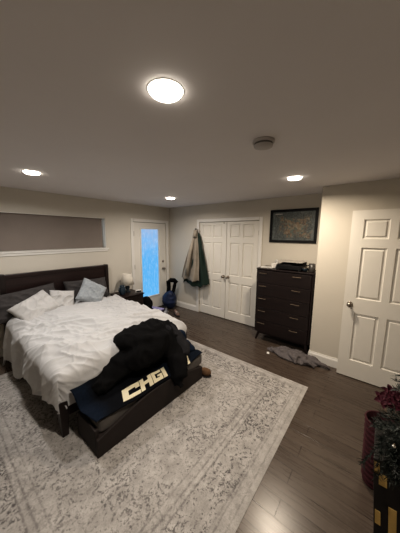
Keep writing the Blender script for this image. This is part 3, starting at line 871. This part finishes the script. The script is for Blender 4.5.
obj('plate', B((-.006, 0, -.015, .015, -.03, .04)), M['nickel'], hk, bevel=.002)
bm = bmesh.new(); tube(bm, [(-.004, 0, .02), (-.035, 0, .0), (-.05, 0, .015), (-.05, 0, .035)], .006, 8); obj('prong', bm, M['nickel'], hk, smooth=True)

# ------------------------------------------------------------------ corner bag
bag = thing('backpack', 'navy blue backpack with black straps standing in the corner', 'backpack', (-.26, -.26, 0), .7)
bag.scale = (1.15, 1.15, 1.05)
b1 = blob('bag_body', [('e', (0, 0, .20), (.15, .15, .21), (0, 0, 0)), ('e', (.02, -.01, .12), (.15, .12, .12), (0, 0, 0)), ('e', (-.05, -.02, .33), (.09, .08, .10), (0, .2, 0))], M['navybag'], .016, .012, 9, 2, 4, parent=bag)
blob('front_pocket', [('e', (.0, -.10, .15), (.10, .05, .09), (0, 0, 0))], plain('grey_nylon', (.05, .055, .07), .6, .2, 14), .012, .006, 12, 4, 3, parent=bag)
bm = bmesh.new(); tube(bm, [(.02, .02, .34), (.0, .01, .50), (.0, .02, .62), (.0, -.03, .66), (.0, -.10, .655), (.0, -.16, .60)], [.045, .04, .045, .05, .05, .035], 10)
obj('strap', bm, M['black'], bag, smooth=True)
bm = bmesh.new(); tube(bm, [(.02, -.06, .32), (.0, -.09, .44), (.0, -.11, .54), (.0, -.12, .60)], [.035, .035, .035, .03], 10)
obj('strap', bm, M['black'], bag, smooth=True)
obj('buckle', B((.0, .035, -.10, -.085, .42, .46)), M['whitep'], bag, bevel=.003)

# ------------------------------------------------------------------ nightstand and what is on it
ns = thing('nightstand', 'small dark wood nightstand between the bed and the glass door', 'nightstand', (-1.41, -.27, 0))
nz = .61
obj('body', B((-.23, .23, -.215, .215, .12, nz-.02)), M['esp'], ns, bevel=.004)
obj('top', B((-.245, .245, -.235, .225, nz-.022, nz)), M['esp'], ns, bevel=.004)
for i in range(2):
    d = obj('drawer', B((-.21, .21, -.232, -.21, .14+i*.225, .34+i*.225)), M['dress'], ns, bevel=.003)
    bm = bmesh.new(); tube(bm, [(-.05, -.25, .24+i*.225), (.05, -.25, .24+i*.225)], .005, 8)
    for s in (-.04, .04): tube(bm, [(s, -.25, .24+i*.225), (s, -.23, .24+i*.225)], .004, 8)
    obj('handle', bm, M['brass'], d)
for a in (-.19, .19):
    for b in (-.18, .18):
        bm = bmesh.new(); tube(bm, [(a, b, .12), (a*1.04, b*1.04, 0)], [.022, .014], 10); obj('leg', bm, M['esp'], ns)
lamp = thing('table_lamp', 'unlit table lamp with pale shade on the nightstand', 'lamp', (-1.35, -.20, nz+.0005))
bm = bmesh.new(); lathe(bm, [(.06, 0), (.06, .012), (.02, .025), (.035, .06), (.05, .10), (.03, .14), (.012, .155), (.012, .17)], 24); obj('base', bm, M['teal'], lamp, smooth=True)
bm = bmesh.new(); lathe(bm, [(.008, .165), (.008, .30)], 10); obj('stem', bm, M['nickel'], lamp)
bm = bmesh.new(); lathe(bm, [(.135, .155), (.085, .375)], 32, close=False); o = obj('lamp_shade', bm, M['shade'], lamp, smooth=True)
s = o.modifiers.new('t', 'SOLIDIFY'); s.thickness = .004
pit = thing('pitcher', 'dark blue pitcher beside the lamp on the nightstand', 'pitcher', (-1.53, -.30, nz+.0005))
bm = bmesh.new(); lathe(bm, [(.045, 0), (.055, .01), (.06, .07), (.052, .13), (.042, .16), (.048, .175), (.044, .175), (.038, .158), (.0, .15)], 24, close=False); obj('pitcher_body', bm, M['teal'], pit, smooth=True)
bm = bmesh.new(); tube(bm, [(-.04, -.02, .155), (-.085, -.03, .15), (-.095, -.03, .10), (-.055, -.02, .04)], .009, 8); obj('handle', bm, M['teal'], pit, smooth=True)
ck = thing('alarm_clock', 'small white box clock at the right edge of the nightstand', 'clock', (-1.23, -.40, nz+.0005), -.4)
obj('case', B((-.06, .06, -.03, .03, 0, .05)), M['whitep'], ck, bevel=.006)
obj('display', B((-.05, .05, -.0325, -.029, .01, .042)), M['blackp'], ck)
bkg = blob('duffel_bag', [('e', (-1.0, -.32, .14), (.14, .19, .14), (0, 0, 0)), ('e', (-1.03, -.38, .32), (.10, .16, .15), (0, .2, 0))], M['black'], .018, .014, 8, 8, 4, origin=(-1.0, -.33, 0))
tag(bkg, 'slouched black bag on the floor beside the nightstand', 'bag')
pb = thing('shoe_box', 'dark purple shoe box with lilac lid on floor by the glass door', 'box', (-.72, -.30, 0), .25)
obj('carton', B((-.10, .10, -.16, .16, 0, .10)), M['dpurple'], pb, bevel=.003)
obj('lid', B((-.104, .104, -.164, .164, .088, .118)), M['lilac'], pb, bevel=.004)

def shoe(name, label, loc, rz, mat, mats):
    r = thing(name, label, 'shoe', loc, rz, None)
    blob('upper', [('e', (.05, 0, .045), (.085, .042, .032), (0, 0, 0)), ('e', (-.06, 0, .062), (.065, .036, .052), (0, 0, 0)), ('e', (-.01, 0, .06), (.08, .036, .034), (0, .3, 0))], mat, .009, .002, 20, 1, 3, parent=r)
    bm = bmesh.new(); prism(bm, [(.142*cos(a)-.003, .047*sin(a)*(1+.12*cos(a))) for a in [2*PI*i/24 for i in range(24)]], 'z', 0, .024)
    obj('sole', bm, mats, r, bevel=.004)
    bm = bmesh.new()
    for q in range(3): tube(bm, [(.0+q*.024, -.022, .087-q*.009), (.0+q*.024, .0, .093-q*.010), (.0+q*.024, .022, .087-q*.009)], .0035, 6)
    obj('laces', bm, M['whitep'], r)
shoe('shoe', 'dark sneaker with pale sole nearest the glass door', (-.50, -.40, 0), -2.3, M['dkgrey'], M['shoew'])
shoe('shoe', 'grey sneaker with pale sole in the middle of the shoes by the door', (-.66, -.55, 0), -2.6, M['shoeg'], M['shoew'])
shoe('shoe', 'brown leather shoe nearest the bed of the shoes by the door', (-.50, -.74, 0), -2.0, M['shoeb'], M['soot'])

# ------------------------------------------------------------------ ceiling fittings
def downlight(x, y, label, power, col):
    r = thing('recessed_light', label, 'ceiling light', (x, y, H), 0, 'recessed ceiling lights')
    bm = bmesh.new(); lathe(bm, [(.083, 0), (.082, -.0015), (.0765, -.002), (.0765, .0)], 40, close=False)
    obj('trim_ring', bm, M['whitep'], r, smooth=True)
    bm = bmesh.new(); lathe(bm, [(.073, -.002), (.071, -.009), (.064, -.015), (.045, -.019), (.0, -.020)], 40, close=False)
    obj('diffuser', bm, M['lamp'], r, smooth=True)
    l = bpy.data.lights.new('downlight', 'AREA'); l.shape = 'DISK'; l.size = .12; l.energy = power; l.color = col; l.spread = PI*.92
    lo = bpy.data.objects.new('downlight', l); C.objects.link(lo); lo.parent = r; lo.location = (0, 0, -.024)
downlight(-3.10, -3.31, 'large bright recessed ceiling light nearest the viewer', 25, (1, .92, .82))
downlight(-3.065, -1.215, 'recessed ceiling light above the bed at the left', 18, (1, .97, .94))
downlight(-1.05, -1.165, 'recessed ceiling light in front of the closet near the glass door', 17, (1, .92, .84))
downlight(-1.19, -3.295, 'recessed ceiling light in front of the dresser', 26, (1, .86, .69))
sd = thing('smoke_detector', 'round smoke detector on the ceiling between the lights', 'smoke detector', (-2.33, -3.43, H))
bm = bmesh.new(); lathe(bm, [(.072, 0), (.072, -.014), (.066, -.018)], 36); obj('base', bm, M['detect'], sd, smooth=False)
bm = bmesh.new(); lathe(bm, [(.060, -.018), (.060, -.030)], 36); obj('vent_ring', bm, M['dslot'], sd)
bm = bmesh.new(); lathe(bm, [(.064, -.030), (.060, -.040), (.035, -.046), (0, -.047)], 36, close=False); obj('cover', bm, M['detect'], sd, smooth=True)

# ------------------------------------------------------------------ tree corner on the right
bk = thing('basket', 'tall red ribbed basket on the floor beside the small tree', 'basket', (-1.975, -4.23, 0))
bm = bmesh.new()
prof = []
for i in range(61):
    z = .004 + .495*i/60; r = .072 + .018*(z/.5) - .014*max(0, 1-z/.07)**2 + .004*sin(i*PI*2/5)
    prof.append((r, z))
prof += [(.086, .503), (.078, .495), (.072, .30), (.062, .03), (0, .02)]
lathe(bm, prof, 36, close=False); obj('basket_wall', bm, M['red'], bk, smooth=True)
bm = bmesh.new()
tube(bm, [(.089*cos(a), .089*sin(a), .502) for a in [2*PI*i/36 for i in range(37)]], .007, 8); obj('rim', bm, M['red'], bk, smooth=True)

BX0, BX1, BY0, BY1, gz = -2.45, -2.10, -4.62, -4.19, .60
gcx, gcy = (BX0+BX1)/2, (BY0+BY1)/2
gbx = thing('gift_box', 'black box with gold rectangles standing below the small tree', 'box', (gcx, gcy, 0))
hy = (BY1-BY0)/2; hx = (BX1-BX0)/2
TAPER = .055                                     # the box narrows towards its foot
bm = bmesh.new(); prism(bm, [(-hy+TAPER, 0), (hy-TAPER, 0), (hy, gz), (-hy, gz)], 'x', -hx, hx)
obj('carton', bm, M['boxblack'], gbx, bevel=.003)
for a, b, z0, z1 in ((.004, .026, .525, .585), (.022, .056, .465, .53), (.006, .030, .225, .305), (.062, .095, .20, .365), (.02, .05, .08, .15),
                     (.15, .19, .45, .54), (.17, .21, .26, .33), (.25, .30, .12, .22), (.28, .33, .40, .50), (.10, .14, .03, .10)):
    sh = lambda z: TAPER*(1-z/gz)
    bm = bmesh.new(); prism(bm, [(hy-b-sh(z0), z0), (hy-a-sh(z0), z0), (hy-a-sh(z1), z1), (hy-b-sh(z1), z1)], 'x', -hx-.0025, -hx+.0005)
    obj('gold_rectangle', bm, M['gold'], gbx)

tx, ty = -2.27, -4.37
tree = thing('christmas_tree', 'small frosted artificial Christmas tree at the right edge', 'tree', (tx, ty, gz+.001))
bm = bmesh.new(); lathe(bm, [(.06, 0), (.06, .02), (.018, .03), (.014, .25), (.006, .42)], 12); obj('trunk', bm, M['bark'], tree)
bm = bmesh.new(); random.seed(11)
def needle_branch(bm, p0, d, L, sag):
    n = max(4, int(L/.022))
    prev = Vector(p0)
    for i in range(n):
        t = (i+1)/n
        p = Vector(p0) + Vector(d)*L*t + Vector((0, 0, -sag*t*t))
        dd = Vector(d); side = dd.cross(Vector((0, 0, 1))).normalized(); up = side.cross(dd).normalized()
        for k in range(10):
            a = random.random()*2*PI
            nd = (side*cos(a) + up*sin(a) + dd*.75).normalized()
            ln = .030*(.7+.6*random.random())
            b0 = prev.lerp(p, random.random()); w = nd.cross(dd).normalized()*.0026
            bm.faces.new([bm.verts.new(q) for q in (b0 - w, b0 + w, b0 + nd*ln + w*.4, b0 + nd*ln - w*.4)])
        prev = p
for lay in range(9):
    z = -.01 + lay*.05; rr = .205*(1 - .045*lay)
    for k in range(16-lay//2):
        a = 2*PI*k/(16-lay//2) + lay*.7 + random.uniform(-.15, .15)
        d = Vector((cos(a), sin(a), .12 + .05*lay)).normalized()
        needle_branch(bm, (0, 0, max(.03, z)), d, rr*random.uniform(.8, 1.1), .05 if lay > 1 else .0)
for k in range(26):
    yy = -.02 + .017*(k % 11); needle_branch(bm, (-.10, yy, .06 + .03*(k % 4)), Vector((-.55, .35*random.uniform(-1, 1), -.05-.12*(k % 4))).normalized(), .20, .03)
fo = obj('needles', bm, M['needle'], tree)
tag(fo, None, None, None, 'stuff') if False else None

def bloom(label, loc, rot, s=1.0):
    r = thing('poinsettia', label, 'artificial flower', loc, 0, None); r.rotation_euler = rot; r.scale = (s, s, s)
    for ring, (cnt, L, up) in enumerate(((6, .065, .10), (5, .045, .5))):
        for k in range(cnt):
            bm = bmesh.new(); a = 2*PI*k/cnt + ring*.5
            def pet(u, v, a=a, L=L, up=up):
                w = .024*max(0, sin(PI*min(1, u)))**.8*(1-.3*u) + .0005
                x = .006 + L*u; y = (v-.5)*2*w; z = up*L*u - .25*L*u*u + .006*abs(v-.5)*2 + .004*sin(u*9)
                return (x*cos(a)-y*sin(a), x*sin(a)+y*cos(a), z)
            grid(bm, 8, 4, pet); obj('petal', bm, M['petal'], r, smooth=True)
    bm = bmesh.new()
    lathe(bm, [(.0, .016), (.008, .014), (.011, .008), (.006, .0)], 10, close=False)
    obj('flower_center', bm, M['petal'], r, smooth=True)
BLOOMS = [
 ('crimson poinsettia at top of the small tree, leftmost of the three', (-2.36, -4.205, .895), (.2, -.6, 0), .7),
 ('crimson poinsettia at top of the small tree, highest of the three', (-2.33, -4.24, .925), (.2, -.5, .5), .8),
 ('crimson poinsettia on the small tree nearest the picture edge', (-2.36, -4.262, .90), (.1, -.6, .9), .75)]
for b in BLOOMS: bloom(*b)
ob = thing('bauble', 'tiny shiny silver bauble hanging among the tree needles', 'ornament', (-2.44, -4.262, .71))
bm = bmesh.new(); bmesh.ops.create_uvsphere(bm, u_segments=16, v_segments=10, radius=.010); obj('ball', bm, plain('silver_glass', (.7, .68, .62), .15, .02, 9, metal=.9), ob, smooth=True)
bm = bmesh.new(); lathe(bm, [(.004, .009), (.004, .014), (.002, .017)], 10); obj('cap', bm, M['brass'], ob)

# ------------------------------------------------------------------ world, camera
w = bpy.data.worlds.new('World'); bpy.context.scene.world = w; w.use_nodes = True
w.node_tree.nodes['Background'].inputs[0].default_value = (.25, .35, .5, 1)
w.node_tree.nodes['Background'].inputs[1].default_value = .05
cam = bpy.data.cameras.new('Camera'); co_ = bpy.data.objects.new('Camera', cam); C.objects.link(co_)
cam.sensor_fit = 'HORIZONTAL'; cam.sensor_width = 36; cam.lens = 36*223.152/400; cam.clip_start = .02
f_ = Vector((0.76750749, 0.62518566, -0.14168676)); r_ = Vector((0.63244348, -0.7745633, 0.00818172)); u_ = r_.cross(f_)
m = Matrix((r_, u_, -f_)).transposed().to_4x4(); m.translation = (-3.84308968, -4.11915182, 1.77132287)
co_.matrix_world = m
bpy.context.scene.camera = co_
vs_ = bpy.context.scene.view_settings
vs_.view_transform = 'Standard'; vs_.look = 'Medium High Contrast'; vs_.exposure = 0.0
